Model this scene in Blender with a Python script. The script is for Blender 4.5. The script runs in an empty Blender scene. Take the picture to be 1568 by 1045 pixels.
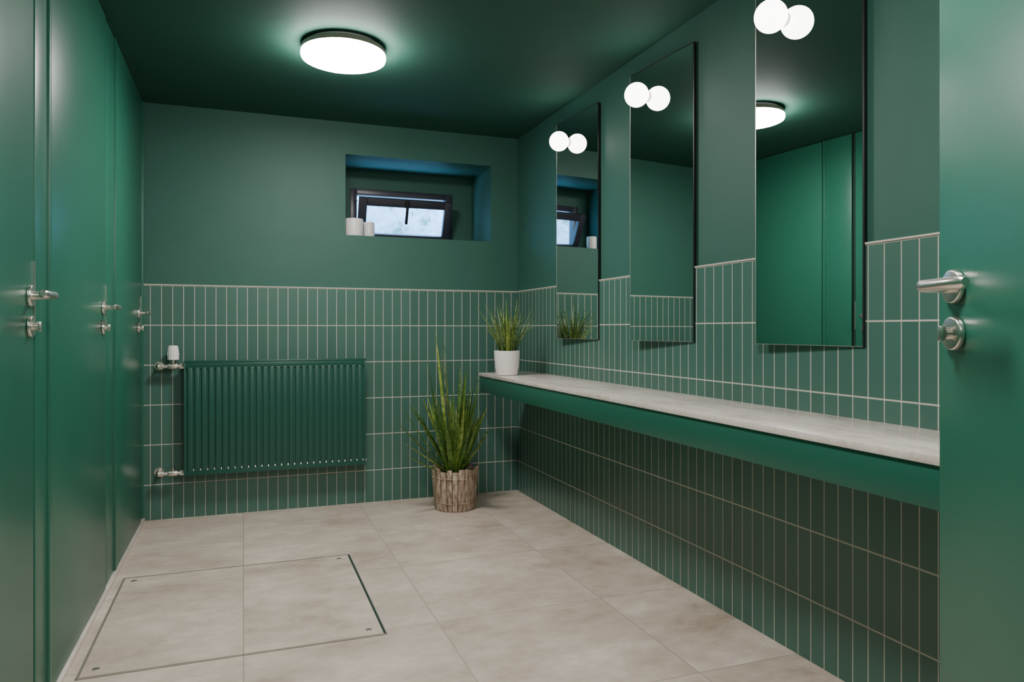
import bpy, bmesh, math, random
from mathutils import Vector, Matrix
random.seed(7)
H=1.15; XL=-0.585; XR=1.85; YB=4.84; ZC=2.52; TT=1.42; PR=0.241; PW=0.061
TAU=math.tau
# ------------------------------------------------------------ materials
def mk(name):
    m=bpy.data.materials.new(name); m.use_nodes=True
    nt=m.node_tree; b=nt.nodes['Principled BSDF']
    return m,nt,b
def N(nt,t,**kw):
    n=nt.nodes.new(t)
    for k,v in kw.items(): setattr(n,k,v)
    return n
def math_(nt,op,a,b=None,c=None):
    n=N(nt,'ShaderNodeMath',operation=op)
    for i,v in enumerate((a,b,c)):
        if v is None: continue
        if isinstance(v,(int,float)): n.inputs[i].default_value=v
        else: nt.links.new(v,n.inputs[i])
    return n.outputs[0]
def mixc(nt,f,a,b):
    n=N(nt,'ShaderNodeMix',data_type='RGBA')
    if isinstance(f,(int,float)): n.inputs[0].default_value=f
    else: nt.links.new(f,n.inputs[0])
    for i,v in ((6,a),(7,b)):
        if isinstance(v,tuple): n.inputs[i].default_value=(*v,1) if len(v)==3 else v
        else: nt.links.new(v,n.inputs[i])
    return n.outputs[2]
def pos(nt):
    g=N(nt,'ShaderNodeNewGeometry'); s=N(nt,'ShaderNodeSeparateXYZ')
    nt.links.new(g.outputs['Position'],s.inputs[0]); return g.outputs['Position'],s
def noise(nt,vec,scale,detail=4,rough=.6):
    n=N(nt,'ShaderNodeTexNoise'); n.inputs['Scale'].default_value=scale
    n.inputs['Detail'].default_value=detail; n.inputs['Roughness'].default_value=rough
    if vec is not None: nt.links.new(vec,n.inputs['Vector'])
    return n.outputs['Fac']
def ramp(nt,f,stops):
    r=N(nt,'ShaderNodeValToRGB'); nt.links.new(f,r.inputs[0])
    e=r.color_ramp.elements
    while len(e)<len(stops): e.new(.5)
    for i,(p,c) in enumerate(stops):
        e[i].position=p; e[i].color=(*c,1)
    return r.outputs[0]
def bump(nt,b,h,strength,dist=.002):
    n=N(nt,'ShaderNodeBump'); n.inputs['Strength'].default_value=strength; n.inputs['Distance'].default_value=dist
    nt.links.new(h,n.inputs['Height']); nt.links.new(n.outputs[0],b.inputs['Normal'])
def simple(name,col,rough=.5,metal=0.,var=.08,nscale=6,bstr=0.,bscale=200,spec=.5):
    m,nt,b=mk(name)
    p,s=pos(nt)
    f=noise(nt,p,nscale)
    c1=tuple(x*(1-var) for x in col); c2=tuple(min(1,x*(1+var)) for x in col)
    nt.links.new(mixc(nt,f,c1,c2),b.inputs['Base Color'])
    b.inputs['Roughness'].default_value=rough; b.inputs['Metallic'].default_value=metal
    b.inputs['Specular IOR Level'].default_value=spec
    if bstr>0: bump(nt,b,noise(nt,p,bscale,2),bstr,.001)
    return m
def emis(name,col,s):
    m,nt,b=mk(name)
    b.inputs['Base Color'].default_value=(*col,1); b.inputs['Emission Color'].default_value=(*col,1)
    b.inputs['Emission Strength'].default_value=s; b.inputs['Roughness'].default_value=.3
    return m
GREEN=(.036,.118,.089)
M_paint=simple('green_wall_paint',GREEN,.55,bstr=.25,bscale=260,spec=.35)
M_ceil=simple('green_ceiling_paint',(.024,.090,.064),.75,bstr=.2,spec=.25)
M_door=simple('green_satin_door_paint',(.020,.133,.085),.34,var=.05,bstr=.12,bscale=120)
M_apron=simple('green_counter_paint',(.015,.110,.072),.36,var=.04)
M_rad=simple('green_radiator_enamel',(.013,.080,.056),.36,var=.03)
M_gap=simple('dark_gap',(.006,.030,.021),.8)
M_chrome=simple('brushed_nickel',(.80,.75,.69),.28,1.,var=.05)
M_steel=simple('steel_trim',(.55,.52,.47),.4,.8)
M_grout=simple('light_grout_trim',(.54,.51,.44),.7)
M_hgr=simple('hatch_joint',(.22,.19,.16),.7)
M_white=simple('white_ceramic',(.80,.77,.73),.4,var=.03)
M_whitepl=simple('white_plastic',(.85,.84,.82),.35,var=.02)
M_brown=simple('lamp_rim_bronze',(.26,.17,.14),.4,var=.05)
M_black=simple('black_frame',(.012,.012,.013),.35,var=.1)
M_win=simple('dark_window_frame',(.04,.04,.055),.35,var=.1)
M_soil=simple('soil',(.03,.02,.013),.95,var=.5,nscale=60,bstr=1,bscale=90)
M_lamp=emis('lamp_diffuser',(1,.945,.91),106)
M_globe=emis('globe_opal_glass',(1,.95,.90),11)
def mirror_mat():
    m,nt,b=mk('mirror_glass')
    b.inputs['Base Color'].default_value=(.80,.84,.82,1); b.inputs['Metallic'].default_value=1; b.inputs['Roughness'].default_value=.0
    return m
M_mirror=mirror_mat()
def glass_mat():
    m=bpy.data.materials.new('window_glass'); m.use_nodes=True; nt=m.node_tree
    nt.nodes.remove(nt.nodes['Principled BSDF']); o=nt.nodes['Material Output']
    t=N(nt,'ShaderNodeBsdfTransparent'); g=N(nt,'ShaderNodeBsdfGlossy'); g.inputs['Roughness'].default_value=.02
    x=N(nt,'ShaderNodeMixShader'); x.inputs[0].default_value=.07
    nt.links.new(t.outputs[0],x.inputs[1]); nt.links.new(g.outputs[0],x.inputs[2]); nt.links.new(x.outputs[0],o.inputs[0])
    return m
M_glass=glass_mat()
def tile_mat(name,axis,off):
    m,nt,b=mk(name); p,s=pos(nt)
    u=math_(nt,'DIVIDE',math_(nt,'SUBTRACT',s.outputs[axis],off),PW)
    v=math_(nt,'DIVIDE',math_(nt,'SUBTRACT',TT,s.outputs['Z']),PR)
    fu=math_(nt,'FRACT',u); fv=math_(nt,'FRACT',v)
    mu=math_(nt,'LESS_THAN',fu,.060); mv=math_(nt,'LESS_THAN',fv,.022)
    g=math_(nt,'MAXIMUM',mu,mv)
    cb=N(nt,'ShaderNodeCombineXYZ')
    nt.links.new(math_(nt,'FLOOR',u),cb.inputs[0]); nt.links.new(math_(nt,'FLOOR',v),cb.inputs[1])
    w=N(nt,'ShaderNodeTexWhiteNoise'); nt.links.new(cb.outputs[0],w.inputs['Vector'])
    n1=noise(nt,p,9)
    f=math_(nt,'ADD',math_(nt,'MULTIPLY',w.outputs['Value'],.6),math_(nt,'MULTIPLY',n1,.4))
    c=mixc(nt,f,(.049,.126,.097),(.062,.154,.121))
    gc=mixc(nt,noise(nt,p,3),(.44,.41,.35),(.58,.55,.48))
    nt.links.new(mixc(nt,g,c,gc),b.inputs['Base Color'])
    nt.links.new(math_(nt,'ADD',.34,math_(nt,'MULTIPLY',g,.5)),b.inputs['Roughness'])
    bump(nt,b,math_(nt,'SUBTRACT',1.,g),.3,.002)
    return m
M_tileX=tile_mat('green_tiles_back','X',XL); M_tileY=tile_mat('green_tiles_side','Y',YB)
def floor_mat(name,grid=True):
    m,nt,b=mk(name); p,s=pos(nt)
    w=math_(nt,'FRACT',math_(nt,'DIVIDE',math_(nt,'ADD',s.outputs['X'],7.15),.715))
    l=math_(nt,'FRACT',math_(nt,'DIVIDE',math_(nt,'SUBTRACT',s.outputs['Y'],3.47-7.15),.715))
    mx=math_(nt,'LESS_THAN',w,.006)
    g=math_(nt,'MAXIMUM',mx,math_(nt,'LESS_THAN',l,.006)) if grid else mx
    cb=N(nt,'ShaderNodeCombineXYZ')
    nt.links.new(math_(nt,'FLOOR',math_(nt,'DIVIDE',math_(nt,'ADD',s.outputs['X'],7.15),.715)),cb.inputs[0])
    if grid: nt.links.new(math_(nt,'FLOOR',math_(nt,'DIVIDE',math_(nt,'SUBTRACT',s.outputs['Y'],3.47-7.15),.715)),cb.inputs[1])
    wn=N(nt,'ShaderNodeTexWhiteNoise'); nt.links.new(cb.outputs[0],wn.inputs['Vector'])
    ad=N(nt,'ShaderNodeVectorMath',operation='ADD'); sc=N(nt,'ShaderNodeVectorMath',operation='SCALE'); sc.inputs['Scale'].default_value=9
    nt.links.new(wn.outputs['Color'],sc.inputs[0]); nt.links.new(sc.outputs[0],ad.inputs[0]); nt.links.new(p,ad.inputs[1])
    mp=N(nt,'ShaderNodeMapping'); mp.inputs['Scale'].default_value=(1,1.6,1); nt.links.new(ad.outputs[0],mp.inputs[0])
    n1=noise(nt,mp.outputs[0],2.2,10,.70); n2=noise(nt,mp.outputs[0],11,10,.8)
    f=math_(nt,'ADD',math_(nt,'MULTIPLY',n1,.65),math_(nt,'MULTIPLY',n2,.35))
    c=ramp(nt,f,[(.36,(.36,.285,.225)),(.45,(.50,.42,.345)),(.54,(.60,.515,.435)),(.64,(.74,.655,.57))])
    c=mixc(nt,math_(nt,'MULTIPLY',wn.outputs['Value'],.14),c,(.42,.36,.30))
    nt.links.new(mixc(nt,g,c,(.36,.31,.26)),b.inputs['Base Color'])
    nt.links.new(math_(nt,'ADD',.34,math_(nt,'MULTIPLY',n2,.2)),b.inputs['Roughness'])
    bump(nt,b,math_(nt,'ADD',math_(nt,'MULTIPLY',g,-1.),math_(nt,'MULTIPLY',n2,.3)),.25,.002)
    return m
M_floor=floor_mat('greige_floor_tiles'); M_hatch=floor_mat('greige_hatch_tiles',False)
def stone_mat():
    m,nt,b=mk('counter_stone'); p,s=pos(nt)
    mp=N(nt,'ShaderNodeMapping'); mp.inputs['Scale'].default_value=(3,1,1); nt.links.new(p,mp.inputs[0])
    n1=noise(nt,mp.outputs[0],4,8,.7); n2=noise(nt,p,70,3)
    f=math_(nt,'ADD',math_(nt,'MULTIPLY',n1,.75),math_(nt,'MULTIPLY',n2,.25))
    nt.links.new(ramp(nt,f,[(.36,(.54,.47,.41)),(.5,(.70,.63,.57)),(.64,(.82,.76,.70))]),b.inputs['Base Color'])
    b.inputs['Roughness'].default_value=.24; return m
M_stone=stone_mat()
def leaf_mat(name,a,c,sc):
    m,nt,b=mk(name); p,s=pos(nt)
    mp=N(nt,'ShaderNodeMapping'); mp.inputs['Scale'].default_value=(1,1,2.5); nt.links.new(p,mp.inputs[0])
    f=noise(nt,mp.outputs[0],sc,3)
    nt.links.new(ramp(nt,f,[(.38,a),(.62,c)]),b.inputs['Base Color']); b.inputs['Roughness'].default_value=.38
    return m
M_leaf1=leaf_mat('leaf_dark',(.035,.10,.018),(.13,.24,.035),22)
M_leaf2=leaf_mat('leaf_yellowgreen',(.13,.23,.03),(.34,.43,.09),18)
M_leaf3=leaf_mat('leaf_grey_green',(.06,.12,.035),(.21,.28,.11),30)
def bark_mat():
    m,nt,b=mk('bark_slats'); p,s=pos(nt)
    mp=N(nt,'ShaderNodeMapping'); mp.inputs['Scale'].default_value=(1,1,.22); nt.links.new(p,mp.inputs[0])
    f=noise(nt,mp.outputs[0],60,6,.7)
    nt.links.new(ramp(nt,f,[(.3,(.11,.07,.045)),(.48,(.36,.26,.18)),(.66,(.66,.56,.45))]),b.inputs['Base Color'])
    b.inputs['Roughness'].default_value=.85; bump(nt,b,f,.8,.004); return m
M_bark=bark_mat()
def outside_mat():
    m,nt,b=mk('lightwell_stone'); p,s=pos(nt)
    f=noise(nt,p,9,8,.75)
    nt.links.new(ramp(nt,f,[(.38,(.16,.24,.15)),(.47,(.48,.50,.48)),(.6,(.70,.68,.65))]),b.inputs['Base Color'])
    b.inputs['Roughness'].default_value=.9; return m
M_out=outside_mat()
# ------------------------------------------------------------ builder
class B:
    def __init__(s,name): s.name=name; s.bm=bmesh.new(); s.mats=[]
    def mi(s,m):
        if m not in s.mats: s.mats.append(m)
        return s.mats.index(m)
    def _add(s,bm2,m,smooth=False,mat=None):
        if mat is not None: bmesh.ops.transform(bm2,matrix=mat,verts=bm2.verts)
        i=s.mi(m)
        vm={}
        for v in bm2.verts: vm[v]=s.bm.verts.new(v.co)
        for f in bm2.faces:
            try: nf=s.bm.faces.new([vm[v] for v in f.verts])
            except ValueError: continue
            nf.material_index=i; nf.smooth=smooth
        bm2.free()
    def box(s,a,b,m,bev=0,mat=None,seg=2):
        t=bmesh.new(); bmesh.ops.create_cube(t,size=1)
        a=Vector(a); b=Vector(b)
        for v in t.verts: v.co=Vector([(a[i]+b[i])/2+v.co[i]*(b[i]-a[i]) for i in range(3)])
        if bev: bmesh.ops.bevel(t,geom=list(t.edges),offset=bev,segments=seg,affect='EDGES',profile=.5)
        s._add(t,m,bool(bev) and seg>2,mat)
    def cyl(s,p0,p1,r0,r1,m,seg=32,smooth=True,bev=0,mat=None):
        p0=Vector(p0); p1=Vector(p1); d=p1-p0
        t=bmesh.new(); bmesh.ops.create_cone(t,cap_ends=True,segments=seg,radius1=r0,radius2=r1,depth=d.length)
        if bev:
            es=[e for e in t.edges if abs(e.verts[0].co.z-e.verts[1].co.z)<1e-6]
            bmesh.ops.bevel(t,geom=es,offset=bev,segments=3,affect='EDGES',profile=.5)
        q=Vector((0,0,1)).rotation_difference(d.normalized()).to_matrix().to_4x4()
        M=Matrix.Translation((p0+p1)/2)@q
        if mat is not None: M=mat@M
        s._add(t,m,smooth,M)
    def sphere(s,c,r,m,sc=(1,1,1),seg=48,mat=None):
        t=bmesh.new(); bmesh.ops.create_uvsphere(t,u_segments=seg,v_segments=seg//2,radius=r)
        for v in t.verts: v.co=Vector([v.co[i]*sc[i]+c[i] for i in range(3)])
        s._add(t,m,True,mat)
    def tube(s,pts,r,m,seg=14,mat=None,sy=1.):
        pts=[Vector(p) for p in pts]; t=bmesh.new(); rings=[]
        rr=r if isinstance(r,list) else [r]*len(pts)
        for i,p in enumerate(pts):
            d=(pts[min(i+1,len(pts)-1)]-pts[max(i-1,0)]).normalized()
            up=Vector((0,0,1)) if abs(d.z)<.9 else Vector((1,0,0))
            a=d.cross(up).normalized(); b=a.cross(d).normalized()
            rings.append([t.verts.new(p+rr[i]*(a*math.cos(TAU*k/seg)+b*sy*math.sin(TAU*k/seg))) for k in range(seg)])
        for i in range(len(rings)-1):
            for k in range(seg):
                t.faces.new((rings[i][k],rings[i][(k+1)%seg],rings[i+1][(k+1)%seg],rings[i+1][k]))
        t.faces.new(rings[0][::-1]); t.faces.new(rings[-1])
        s._add(t,m,True,mat)
    def lathe(s,prof,m,seg=64,mat=None):
        t=bmesh.new(); rings=[]
        for r,z in prof: rings.append([t.verts.new((max(r,1e-5)*math.cos(TAU*k/seg),max(r,1e-5)*math.sin(TAU*k/seg),z)) for k in range(seg)])
        for i in range(len(rings)-1):
            for k in range(seg): t.faces.new((rings[i][k],rings[i][(k+1)%seg],rings[i+1][(k+1)%seg],rings[i+1][k]))
        s._add(t,m,True,mat)
    def prism(s,poly,axis,a,b,m):
        t=bmesh.new()
        def P(q,w):
            if axis=='X': return (w,q[0],q[1])
            if axis=='Y': return (q[0],w,q[1])
            return (q[0],q[1],w)
        A=[t.verts.new(P(q,a)) for q in poly]; C=[t.verts.new(P(q,b)) for q in poly]
        t.faces.new(A[::-1]); t.faces.new(C)
        n=len(poly)
        for i in range(n): t.faces.new((A[i],A[(i+1)%n],C[(i+1)%n],C[i]))
        s._add(t,m,False)
    def leaf(s,base,az,tilt,L,w,m,bend=.6,fold=.25,twist=0.,seg=12,prof='blade',xmax=None):
        t=bmesh.new(); p=Vector(base); rows=[]; ang=tilt
        for i in range(seg+1):
            q=i/seg
            d=Vector((math.sin(ang)*math.cos(az),math.sin(ang)*math.sin(az),math.cos(ang)))
            sd=Vector((-math.sin(az+twist*q),math.cos(az+twist*q),0))
            nn=d.cross(sd).normalized()
            if prof=='blade': ww=w*(.55+.9*q-1.45*q**2.2) if q<.999 else .0004
            else: ww=w*(1-q**2.5)+.0003
            ww=max(ww,.0004)
            rows.append([t.verts.new(p-sd*ww/2-nn*ww*fold),t.verts.new(p),t.verts.new(p+sd*ww/2-nn*ww*fold)])
            p=p+d*(L/seg); ang+=bend/seg
        if xmax is not None and max(v.co.x for v in t.verts)>xmax:
            t.free(); return False
        for i in range(seg):
            for k in range(2): t.faces.new((rows[i][k],rows[i][k+1],rows[i+1][k+1],rows[i+1][k]))
        s._add(t,m,True); return True
    def done(s,parent=None,autos=True):
        me=bpy.data.meshes.new(s.name); bmesh.ops.recalc_face_normals(s.bm,faces=s.bm.faces)
        s.bm.to_mesh(me); s.bm.free()
        for m in s.mats: me.materials.append(m)
        o=bpy.data.objects.new(s.name,me); bpy.context.scene.collection.objects.link(o)
        if parent: o.parent=parent
        if autos:
            try: me.set_sharp_from_angle(angle=math.radians(40))
            except Exception: pass
        return o
# ------------------------------------------------------------ shell
YF=-1.8
b=B('floor'); b.box((XL-.2,YF-.1,-.1),(XR+.2,YB+.2,0),M_floor); b.done()
b=B('ceiling'); b.box((XL-.2,YF-.1,ZC),(XR+.2,YB+.6,ZC+.1),M_ceil); b.done()
NX0,NX1,NZ0,NZ1,NY=.634,1.648,1.775,2.31,5.31
WX0,WX1,WZ0,WZ1=.73,1.49,1.80,2.175
b=B('wall_back')
b.box((XL-.2,YB,0),(NX0,NY,ZC),M_paint); b.box((NX1,YB,0),(XR+.2,NY,ZC),M_paint)
b.box((NX0,YB,0),(NX1,NY,NZ0),M_paint); b.box((NX0,YB,NZ1),(NX1,NY,ZC),M_paint)
b.box((XL-.2,NY,0),(WX0,NY+.12,ZC),M_paint); b.box((WX1,NY,0),(XR+.2,NY+.12,ZC),M_paint)
b.box((WX0,NY,0),(WX1,NY+.12,WZ0),M_paint); b.box((WX0,NY,WZ1),(WX1,NY+.12,ZC),M_paint)
wb=b.done()
b=B('tiles_back'); b.box((XL,YB-.01,0),(XR,YB,TT),M_tileX); b.done(wb)
b=B('wall_right'); b.box((XR,YF,0),(XR+.2,YB,ZC),M_paint); wr=b.done()
b=B('tiles_right'); b.box((XR-.01,0.02,0),(XR,YB-.01,TT),M_tileY); b.done(wr)
b=B('wall_left'); b.box((XL-.2,YF,0),(XL,YB,ZC),M_gap); b.done()
b=B('wall_front')
b.box((XL,-.14,0),(-.16,.0,ZC),M_paint); b.box((.75,-.14,0),(XR,.0,ZC),M_paint); b.box((-.16,-.14,2.32),(.75,.0,ZC),M_paint)
b.box((XL,YF-.1,0),(XR,YF,ZC),M_paint)
b.done()
b=B('trim_1'); b.box((XL+.012,YB-.015,.0),(XL+.024,YB-.0102,TT+.006),M_grout); b.done()
b=B('trim_2'); b.box((XL+.024,YB-.014,TT-.001),(XR-.014,YB-.0002,TT+.005),M_grout); b.done()
b=B('trim_3'); b.box((XR-.014,.02,TT-.001),(XR-.0002,YB-.016,TT+.005),M_grout); b.done()
b=B('baseboard_left'); b.box((XL+.0005,0.02,0),(XL+.036,YB-.02,.02),M_stone,.002); b.done()
# ------------------------------------------------------------ handles
def handle(bd,M,s=1.15,zk=-.075):
    """local: x = lever direction, y = out of the face, z up. origin = centre of rose"""
    bd.cyl((0,0,0),(0,.009*s,0),.0265*s,.0255*s,M_chrome,mat=M,bev=.002)
    bd.cyl((0,.008*s,0),(0,.03*s,0),.010*s,.0095*s,M_chrome,mat=M)
    pts=[(0,.03*s,0),(0,.042*s,0),(.003*s,.050*s,0),(.010*s,.055*s,0),(.022*s,.056*s,0),(.07*s,.056*s,0),(.112*s,.055*s,0),(.118*s,.055*s,0)]
    rr=[.0095*s]*4+[.0093*s,.0093*s,.0098*s,.006*s]
    bd.tube(pts,rr,M_chrome,mat=M,seg=18)
    z=zk*s
    bd.cyl((0,0,z),(0,.009*s,z),.0265*s,.0255*s,M_chrome,mat=M,bev=.002)
    bd.cyl((0,.008*s,z),(0,.018*s,z),.009*s,.0085*s,M_chrome,mat=M)
    bd.box((-.004*s,.016*s,z-.012*s),(.004*s,.026*s,z+.012*s),M_chrome,.002,mat=M)
XF=XL+.025
def cubicle(nm,y0,y1,rose):
    d=B(nm)
    d.box((XL+.0005,y0,.02),(XF,y1,ZC-.004),M_door,.0015)
    M=Matrix(((0,1,0,XF),(-1,0,0,rose),(0,0,1,1.245),(0,0,0,1)))
    handle(d,M)
    d.box((XF-.004,y1-.004,1.15),(XF+.004,y1+.006,1.345),M_chrome)
    return d.done()
def post(nm,y0,y1):
    d=B(nm)
    d.box((XL+.0005,y0,.02),(XF-.005,y1,ZC-.002),M_door,.001)
    d.box((XL+.0005,y1-.022,.02),(XF+.003,y1-.002,ZC-.002),M_door,.002)
    return d.done()
cubicle('door_1',1.45,2.405,2.36)
post('trim_4',2.445,2.602)
cubicle('door_2',2.608,3.562,3.485)
post('trim_5',3.598,3.832)
cubicle('door_3',3.840,4.715,4.59)
post('trim_6',4.740,4.822)
post('trim_7',1.26,1.44); cubicle('door_4',.33,1.25,1.18); post('trim_8',.02,.32)
# entrance door (open)
az=math.radians(22); L=.85
fx,fy=1.040,.839
hx,hy=fx-L*math.sin(az),fy-L*math.cos(az)
dx,dy=math.sin(az),math.cos(az)
MD=Matrix(((dx,-dy,0,hx),(dy,dx,0,hy),(0,0,1,0),(0,0,0,1)))
d=B('door_5')
d.box((0,-.042,.012),(L,0,2.31),M_door,.002,mat=MD)
d.box((L-.001,-.032,1.05),(L+.002,-.012,1.30),M_chrome,mat=MD)
MH=MD@Matrix.Translation((L-.045,0,1.216))@Matrix(((-1,0,0,0),(0,1,0,0),(0,0,1,0),(0,0,0,1)))
handle(d,MH,1.0,-.072)
for z in (.25,1.15,2.1): d.cyl((-.006,-.006,z-.05),(-.006,-.006,z+.05),.008,.008,M_chrome,mat=MD)
d.done()
# ------------------------------------------------------------ floor hatch
d=B('floor_access_hatch')
hx0,hx1,hy0,hy1=-.515,.510,2.71,3.735
d.box((hx0,hy0,.0003),(hx1,hy1,.0012),M_hgr)
d.box((hx0+.009,hy0+.008,.001),(hx1-.012,hy1-.008,.0035),M_hatch)
d.box((hx1-.0115,hy0+.004,.001),(hx1-.003,hy1-.004,.002),M_gap)
for a,c in (((hx0,hy0,.0008),(hx1,hy0+.003,.004)),((hx0,hy1-.005,.0008),(hx1,hy1,.004)),((hx0,hy0,.0008),(hx0+.003,hy1,.004)),((hx1-.003,hy0,.0008),(hx1,hy1,.0035)),
            ((hx0+.006,hy0+.006,.0008),(hx0+.009,hy1-.006,.004))):
    d.box(a,c,M_steel)
for x in (hx0+.05,hx1-.06):
    for y in (hy0+.06,hy1-.055):
        d.cyl((x,y,.003),(x,y,.0048),.013,.012,M_steel,24); d.box((x-.008,y-.002,.0047),(x+.008,y+.002,.0052),M_gap)
d.done()
# ------------------------------------------------------------ counter
CX=1.46; CZ=.865; CY1=4.54
d=B('vanity_counter')
d.box((CX,.02,CZ-.022),(XR-.0105,CY1,CZ),M_stone,.003)
d.box((CX+.008,.02,CZ-.125),(CX+.030,CY1-.004,CZ-.0215),M_apron,.0015)
d.box((CX+.030,CY1-.024,CZ-.125),(XR-.0105,CY1-.004,CZ-.0215),M_apron)
for y in (.1,1.2,2.3,3.4): d.box((CX+.03,y,CZ-.10),(XR-.0105,y+.03,CZ-.0215),M_apron)
d.done()
# ------------------------------------------------------------ mirrors + globes
def mirror(yn,yf,off):
    xn,xf=XR-.015,XR-off
    z0,z1=1.095,2.40
    d=B('wall_mirror')
    dirv=Vector((xf-xn,yf-yn,0)).normalized(); n=Vector((-dirv.y,dirv.x,0))
    if n.x>0: n=-n
    W=math.hypot(xf-xn,yf-yn)
    M=Matrix(((dirv.x,n.x,0,xn),(dirv.y,n.y,0,yn),(0,0,1,0),(0,0,0,1)))
    d.box((0.0,-.004,z0),(W,0,z1),M_black,mat=M)
    d.box((0.002,-.001,z0+.002),(W-.002,.0012,z1-.002),M_mirror,mat=M)
    d.box((W-.0022,-.001,z0+.001),(W-.0002,.0018,z1-.001),M_steel,mat=M)
    d.box((.001,-.001,z0+.0004),(W-.001,.0018,z0+.0022),M_steel,mat=M)
    for a,c in (((-.005,-.009,z0-.002),(0,.002,z1+.002)),((0,-.006,z1),(W,.002,z1+.002))):
        d.box(a,c,M_black,mat=M)
    pn=Vector((xn,yn))+Vector((-n.x,-n.y))*.004; pf=Vector((xf,yf))+Vector((-n.x,-n.y))*.004
    d.prism([(pn.x,pn.y),(pf.x,pf.y-.03),(XR-.0105,yf-.03),(XR-.0105,yn)],'Z',z0+.006,TT-.003,M_black)
    d.prism([(pn.x,pn.y),(pf.x,pf.y-.03),(XR-.0005,yf-.03),(XR-.0005,yn)],'Z',TT+.0065,z1-.006,M_black)
    d.done()
    g=B('globe_wall_lamp')
    s=W-.143
    g.cyl((s,.0014,2.26),(s,.010,2.26),.026,.024,M_whitepl,mat=M)
    g.sphere((0,0,0),.057,M_globe,mat=M@Matrix.Translation((s,.063,2.26)))
    g.done()
for a,c,o in ((1.745,2.218,.045),(2.660,3.134,.057),(3.557,4.03,.055),(.83,1.30,.045)): mirror(a,c,o)
# ------------------------------------------------------------ ceiling lamps
def ceil_lamp(x,y,R=.200):
    d=B('ceiling_lamp'); M=Matrix.Translation((x,y,0))
    d.lathe([(0,ZC-.0005),(R-.03,ZC-.0005),(R-.03,ZC-.018),(0,ZC-.018)],M_whitepl,mat=M)
    d.lathe([(R-.05,ZC-.018),(R-.004,ZC-.018),(R-.001,ZC-.022),(R-.001,ZC-.040),(R-.004,ZC-.042)],M_brown,mat=M)
    d.lathe([(R-.001,ZC-.0405),(R,ZC-.056),(R-.003,ZC-.066),(R-.014,ZC-.071),(R-.06,ZC-.075),(0,ZC-.077)],M_lamp,mat=M)
    d.done()
ceil_lamp(.455,3.54); ceil_lamp(.455,1.10); ceil_lamp(.40,-.95)  # the last lamp, behind the camera, is unseen and added as fill light
# ------------------------------------------------------------ radiator
d=B('panel_radiator')
rx0,rx1,rz0,rz1=-.332,.747,.268,.962; yf=4.72; yb=4.80
d.box((rx0+.01,yf+.008,rz0+.008),(rx1-.01,yf+.016,rz1-.010),M_rad)
d.box((rx0+.01,yb-.014,rz0+.008),(rx1-.01,yb-.004,rz1-.02),M_rad)
d.box((rx0+.008,yf,rz1-.045),(rx1-.008,yf+.010,rz1-.012),M_rad,.002)
d.box((rx0+.008,yf,rz0+.004),(rx1-.008,yf+.010,rz0+.034),M_rad,.002)
n=27; x0=rx0+.016; pt=(rx1-rx0-.032)/n
for i in range(n):
    a=x0+i*pt+.005; c=x0+(i+1)*pt-.005
    d.box((a,yf-.001,rz0+.030),(c,yf+.010,rz1-.040),M_rad,.004,seg=3)
    d.prism([(yf-.001,rz0+.034),(yf+.008,rz0+.034),(yf+.008,rz0+.043)],'X',c+.002,c+.008,M_steel)  # pale wedge per groove, its bright colour standing in for a glint of light
for xa,xb in ((rx0,rx0+.010),(rx1-.010,rx1)): d.box((xa,yf-.001,rz0),(xb,yb,rz1),M_rad,.003)
d.box((rx0,yf-.001,rz1-.012),(rx1,yf+.014,rz1),M_rad,.003); d.box((rx0,yb-.014,rz1-.012),(rx1,yb,rz1),M_rad,.002)
k=rx0+.02
while k<rx1-.02:
    d.box((k,yf+.012,rz1-.010),(k+.006,yb-.012,rz1-.002),M_rad); k+=.016
k=rx0+.03
while k<rx1-.03:
    d.box((k,yf+.018,rz0+.03),(k+.003,yb-.014,rz1-.03),M_rad); k+=.02
for x in (rx0+.15,rx1-.15):
    d.box((x,yb-.004,rz0+.05),(x+.03,YB-.0102,rz0+.10),M_rad); d.box((x,yb-.004,rz1-.12),(x+.03,YB-.0102,rz1-.07),M_rad)
d.cyl((rx1,yf+.04,rz0+.03),(rx1+.008,yf+.04,rz0+.03),.012,.012,M_chrome)
rad=d.done()
def valve(z,thermo):
    d=B('radiator_valve_thermostat' if thermo else 'radiator_valve')
    y=yf+.04
    d.cyl((rx0-.0,y,z),(rx0-.022,y,z),.017,.017,M_chrome,6,False)
    d.cyl((rx0-.020,y,z),(rx0-.040,y,z),.012,.012,M_chrome)
    d.cyl((rx0-.036,y,z),(rx0-.088,y,z),.0185,.0175,M_chrome,bev=.003)
    d.cyl((rx0-.086,y,z),(rx0-.118,y,z),.012,.012,M_chrome)
    d.cyl((rx0-.112,y,z),(rx0-.134,y,z),.018,.018,M_chrome,6,False)
    d.sphere((rx0-.140,y,z),.016,M_chrome)
    d.tube([(rx0-.14,y,z),(rx0-.142,y+.02,z),(rx0-.142,YB-.012,z)],.010,M_chrome)
    d.cyl((rx0-.142,YB-.018,z),(rx0-.142,YB-.0102,z),.028,.026,M_chrome)
    if thermo:
        c=rx0-.060
        d.cyl((c,y,z+.012),(c,y,z+.040),.018,.020,M_chrome)
        d.cyl((c,y,z+.038),(c,y,z+.062),.033,.032,M_whitepl,bev=.003)
        d.cyl((c,y,z+.060),(c,y,z+.124),.032,.025,M_whitepl,bev=.005)
        for q in range(14):
            a=TAU*q/14
            d.tube([(c+.0315*math.cos(a),y+.0315*math.sin(a),z+.064),(c+.0255*math.cos(a),y+.0255*math.sin(a),z+.117)],.0022,M_whitepl,6)
    else:
        d.cyl((rx0-.062,y,z+.012),(rx0-.062,y,z+.034),.012,.011,M_chrome)
    d.done()
valve(.930,True); valve(.288,False)
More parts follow.
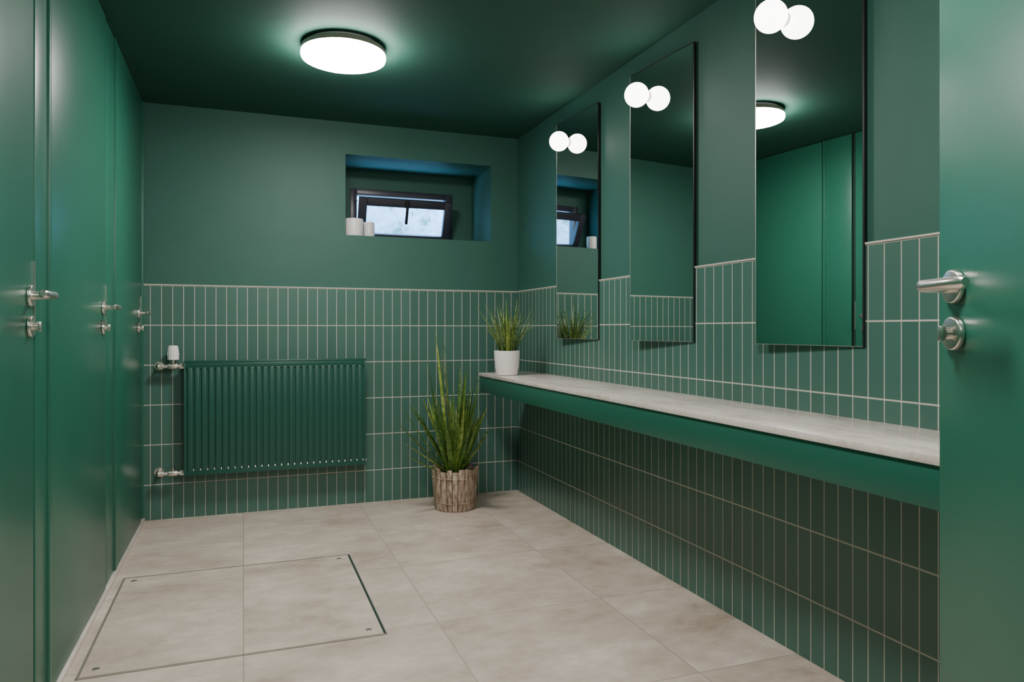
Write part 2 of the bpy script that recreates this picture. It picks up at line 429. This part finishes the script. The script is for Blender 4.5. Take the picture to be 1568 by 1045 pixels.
# ------------------------------------------------------------ window
d=B('window_1')
fw=.045; y0,y1=NY-.012,NY+.06
d.box((WX0,y0,WZ0),(WX0+fw,y1,WZ1),M_win,.003); d.box((WX1-fw,y0,WZ0),(WX1,y1,WZ1),M_win,.003)
d.box((WX0+fw,y0,WZ1-fw),(WX1-fw,y1,WZ1),M_win,.003); d.box((WX0+fw,y0,WZ0),(WX1-fw,y1,WZ0+.03),M_win,.003)
sx0,sx1=WX0+.040,WX1-.040; sh=.318
tl=math.radians(24)
MS=Matrix.Translation((0,NY-.016,WZ0+.006))@Matrix.Rotation(tl,4,'X')
sf=.056
d.box((sx0,-.04,0),(sx0+sf,0,sh),M_win,.004,mat=MS); d.box((sx1-sf,-.04,0),(sx1,0,sh),M_win,.004,mat=MS)
d.box((sx0+sf,-.04,0),(sx1-sf,0,sf),M_win,.004,mat=MS); d.box((sx0+sf,-.04,sh-sf),(sx1-sf,0,sh),M_win,.004,mat=MS)
d.box((sx0+sf-.004,-.022,sf-.004),(sx1-sf+.004,-.016,sh-sf+.004),M_glass,mat=MS)
cx=(sx0+sx1)/2
d.box((cx-.016,-.052,sh-.055),(cx+.016,-.040,sh-.004),M_black,.003,mat=MS)
d.box((cx-.010,-.072,sh-.170),(cx+.010,-.058,sh-.014),M_black,.004,mat=MS)
d.box((cx-.009,-.066,sh-.035),(cx+.009,-.045,sh-.015),M_black,.003,mat=MS)
d.tube([(WX1-.022,NY+.01,WZ1-.08),(sx1+.004,NY-.11,WZ0+.27)],.004,M_steel,8)
d.tube([(WX0+.022,NY+.01,WZ1-.08),(sx0-.004,NY-.11,WZ0+.27)],.004,M_steel,8)
d.done()
d=B('lightwell_wall_outside'); d.box((-1.5,6.4,.9),(4.5,6.5,3.1),M_out); d.done()
# ------------------------------------------------------------ cups
def cup(name,x,y,r,h):
    d=B(name); M=Matrix.Translation((x,y,NZ0+.0005))
    t=.006
    d.lathe([(0,0),(r-.006,0),(r-.001,.003),(r,.010),(r,h-.004),(r-.002,h),(r-t+.001,h),(r-t,h-.004),(r-t,.014),(r-t-.006,.010),(0,.010)],M_white,mat=M)
    d.lathe([(r-t-.001,h-.02),(.012,h-.022),(0,h-.022)],M_whitepl,mat=M)
    d.cyl((0,0,h-.023),(0,0,h-.008),.0016,.0013,M_black,8,mat=M)
    d.done()
cup('candle_cup',.700,4.915,.060,.118); cup('candle_cup',.812,5.0,.040,.112)
# ------------------------------------------------------------ floor plant
px,py=1.280,4.483; XM=1.445
d=B('potted_snake_plant')
Mx=Matrix.Translation((px,py,0))
d.lathe([(0,.001),(.112,.001),(.136,.25),(.128,.25),(.120,.225),(0,.225)],M_bark,mat=Mx)
d.lathe([(0,.232),(.06,.236),(.126,.230)],M_soil,mat=Mx)
ns=24
for i in range(ns):
    a=TAU*i/ns+random.uniform(-.03,.03); w=.030+random.uniform(-.003,.006)
    th=.008+random.uniform(0,.006); ht=.262+random.uniform(-.010,.010)
    dr=math.atan2(.026,.26)
    M=Mx@Matrix.Rotation(a,4,'Z')@Matrix.Translation((.115,0,.002))@Matrix.Rotation(dr,4,'Y')@Matrix.Rotation(random.uniform(-.03,.03),4,'X')
    d.box((-.002,-w/2,0),(th,w/2,ht),M_bark,.003,mat=M)
for z,r in ((.055,.133),(.21,.149)):
    pts=[(px+r*math.cos(TAU*k/40),py+r*math.sin(TAU*k/40),z+random.uniform(-.002,.002)) for k in range(41)]
    d.tube(pts,.0028,M_bark,8)
sp=[]
def A(azd,t,L,w,m,bend): sp.append((math.radians(azd),t,L,w,m,bend,.22))
A(200,.11,.92,.042,M_leaf2,.04); A(175,.15,.80,.042,M_leaf1,.03); A(190,.03,.72,.044,M_leaf2,.05)
A(60,.10,.70,.044,M_leaf1,.05); A(-75,.10,.70,.046,M_leaf1,.10); A(-60,.03,.64,.048,M_leaf2,.05); A(-50,.22,.66,.040,M_leaf1,.0)
for azd,t,Ln in ((190,.90,.42),(180,.62,.60),(205,1.15,.44),(168,.60,.48),(-70,.62,.52),(-62,.48,.58),(-75,.85,.42),(-85,.45,.52),(215,.45,.56),(195,.35,.60),(185,.75,.54),(-60,.38,.52),(200,.5,.62),(-68,.75,.50),(-80,.30,.60),(210,.25,.6),(240,.4,.45),(260,.35,.45),(280,.45,.4),(203,.68,.52),(-82,.68,.55)):
    A(azd,t,Ln*.92,.048,random.choice([M_leaf1,M_leaf2,M_leaf1]),random.uniform(-.30,.25))
k=0
while k<50:
    a=random.uniform(0,TAU); t=random.uniform(.04,.42)
    A(math.degrees(a),t,random.uniform(.32,.66),random.uniform(.034,.050),random.choice([M_leaf1,M_leaf1,M_leaf2]),random.uniform(-.1,.3)); k+=1
for (a_,tilt,L_,w_,m_,bend,fold) in sp:
    rr=random.uniform(.01,.06); tw=random.uniform(-.5,.5); tt=tilt
    for _ in range(8):
        if d.leaf((px+rr*math.cos(a_),py+rr*math.sin(a_),.225),a_,tt,L_,w_,m_,bend,fold,twist=tw,xmax=XM): break
        tt*=.75; bend*=.5
for i in range(5):
    a=random.uniform(2.2,4.2)
    d.tube([(px+.02*math.cos(a),py+.02*math.sin(a),.22),(px+.05*math.cos(a),py+.05*math.sin(a),.6),(px+.09*math.cos(a),py+.07*math.sin(a),.92+.04*i)],[.003,.0025,.001],M_leaf3,8)
d.done()
# ------------------------------------------------------------ counter plant
cx,cy=1.545,4.23
d=B('potted_grass_plant'); Mx=Matrix.Translation((cx,cy,CZ+.0005))
d.lathe([(0,0),(.060,0),(.066,.004),(.074,.05),(.080,.12),(.081,.150),(.078,.153),(.074,.150),(.073,.135),(0,.135)],M_white,mat=Mx)
d.lathe([(0,.141),(.04,.143),(.0725,.138)],M_soil,mat=Mx)
for i in range(95):
    a=random.uniform(0,TAU); t=random.uniform(.02,.62); r=random.uniform(0,.05)
    d.leaf((cx+r*math.cos(a),cy+r*math.sin(a),CZ+.138),a,t,random.uniform(.18,.36),random.uniform(.007,.013),random.choice([M_leaf1,M_leaf3,M_leaf1,M_leaf3,M_leaf2]),random.uniform(-.1,.7),.3,prof='grass',seg=9)
d.done()
# ------------------------------------------------------------ world
w=bpy.data.worlds.new('sky'); bpy.context.scene.world=w; w.use_nodes=True
bg=w.node_tree.nodes['Background']
bg.inputs[0].default_value=(.22,.50,1,1); bg.inputs[1].default_value=20.0
# ------------------------------------------------------------ camera
cd=bpy.data.cameras.new('camera'); co=bpy.data.objects.new('camera',cd); bpy.context.scene.collection.objects.link(co)
co.location=(0,0,H); co.rotation_euler=(math.radians(90),0,-math.atan(.3732))
cd.sensor_width=36; cd.lens=1104/1568*36; cd.shift_y=-17.5/1568; cd.clip_start=.02
bpy.context.scene.camera=co
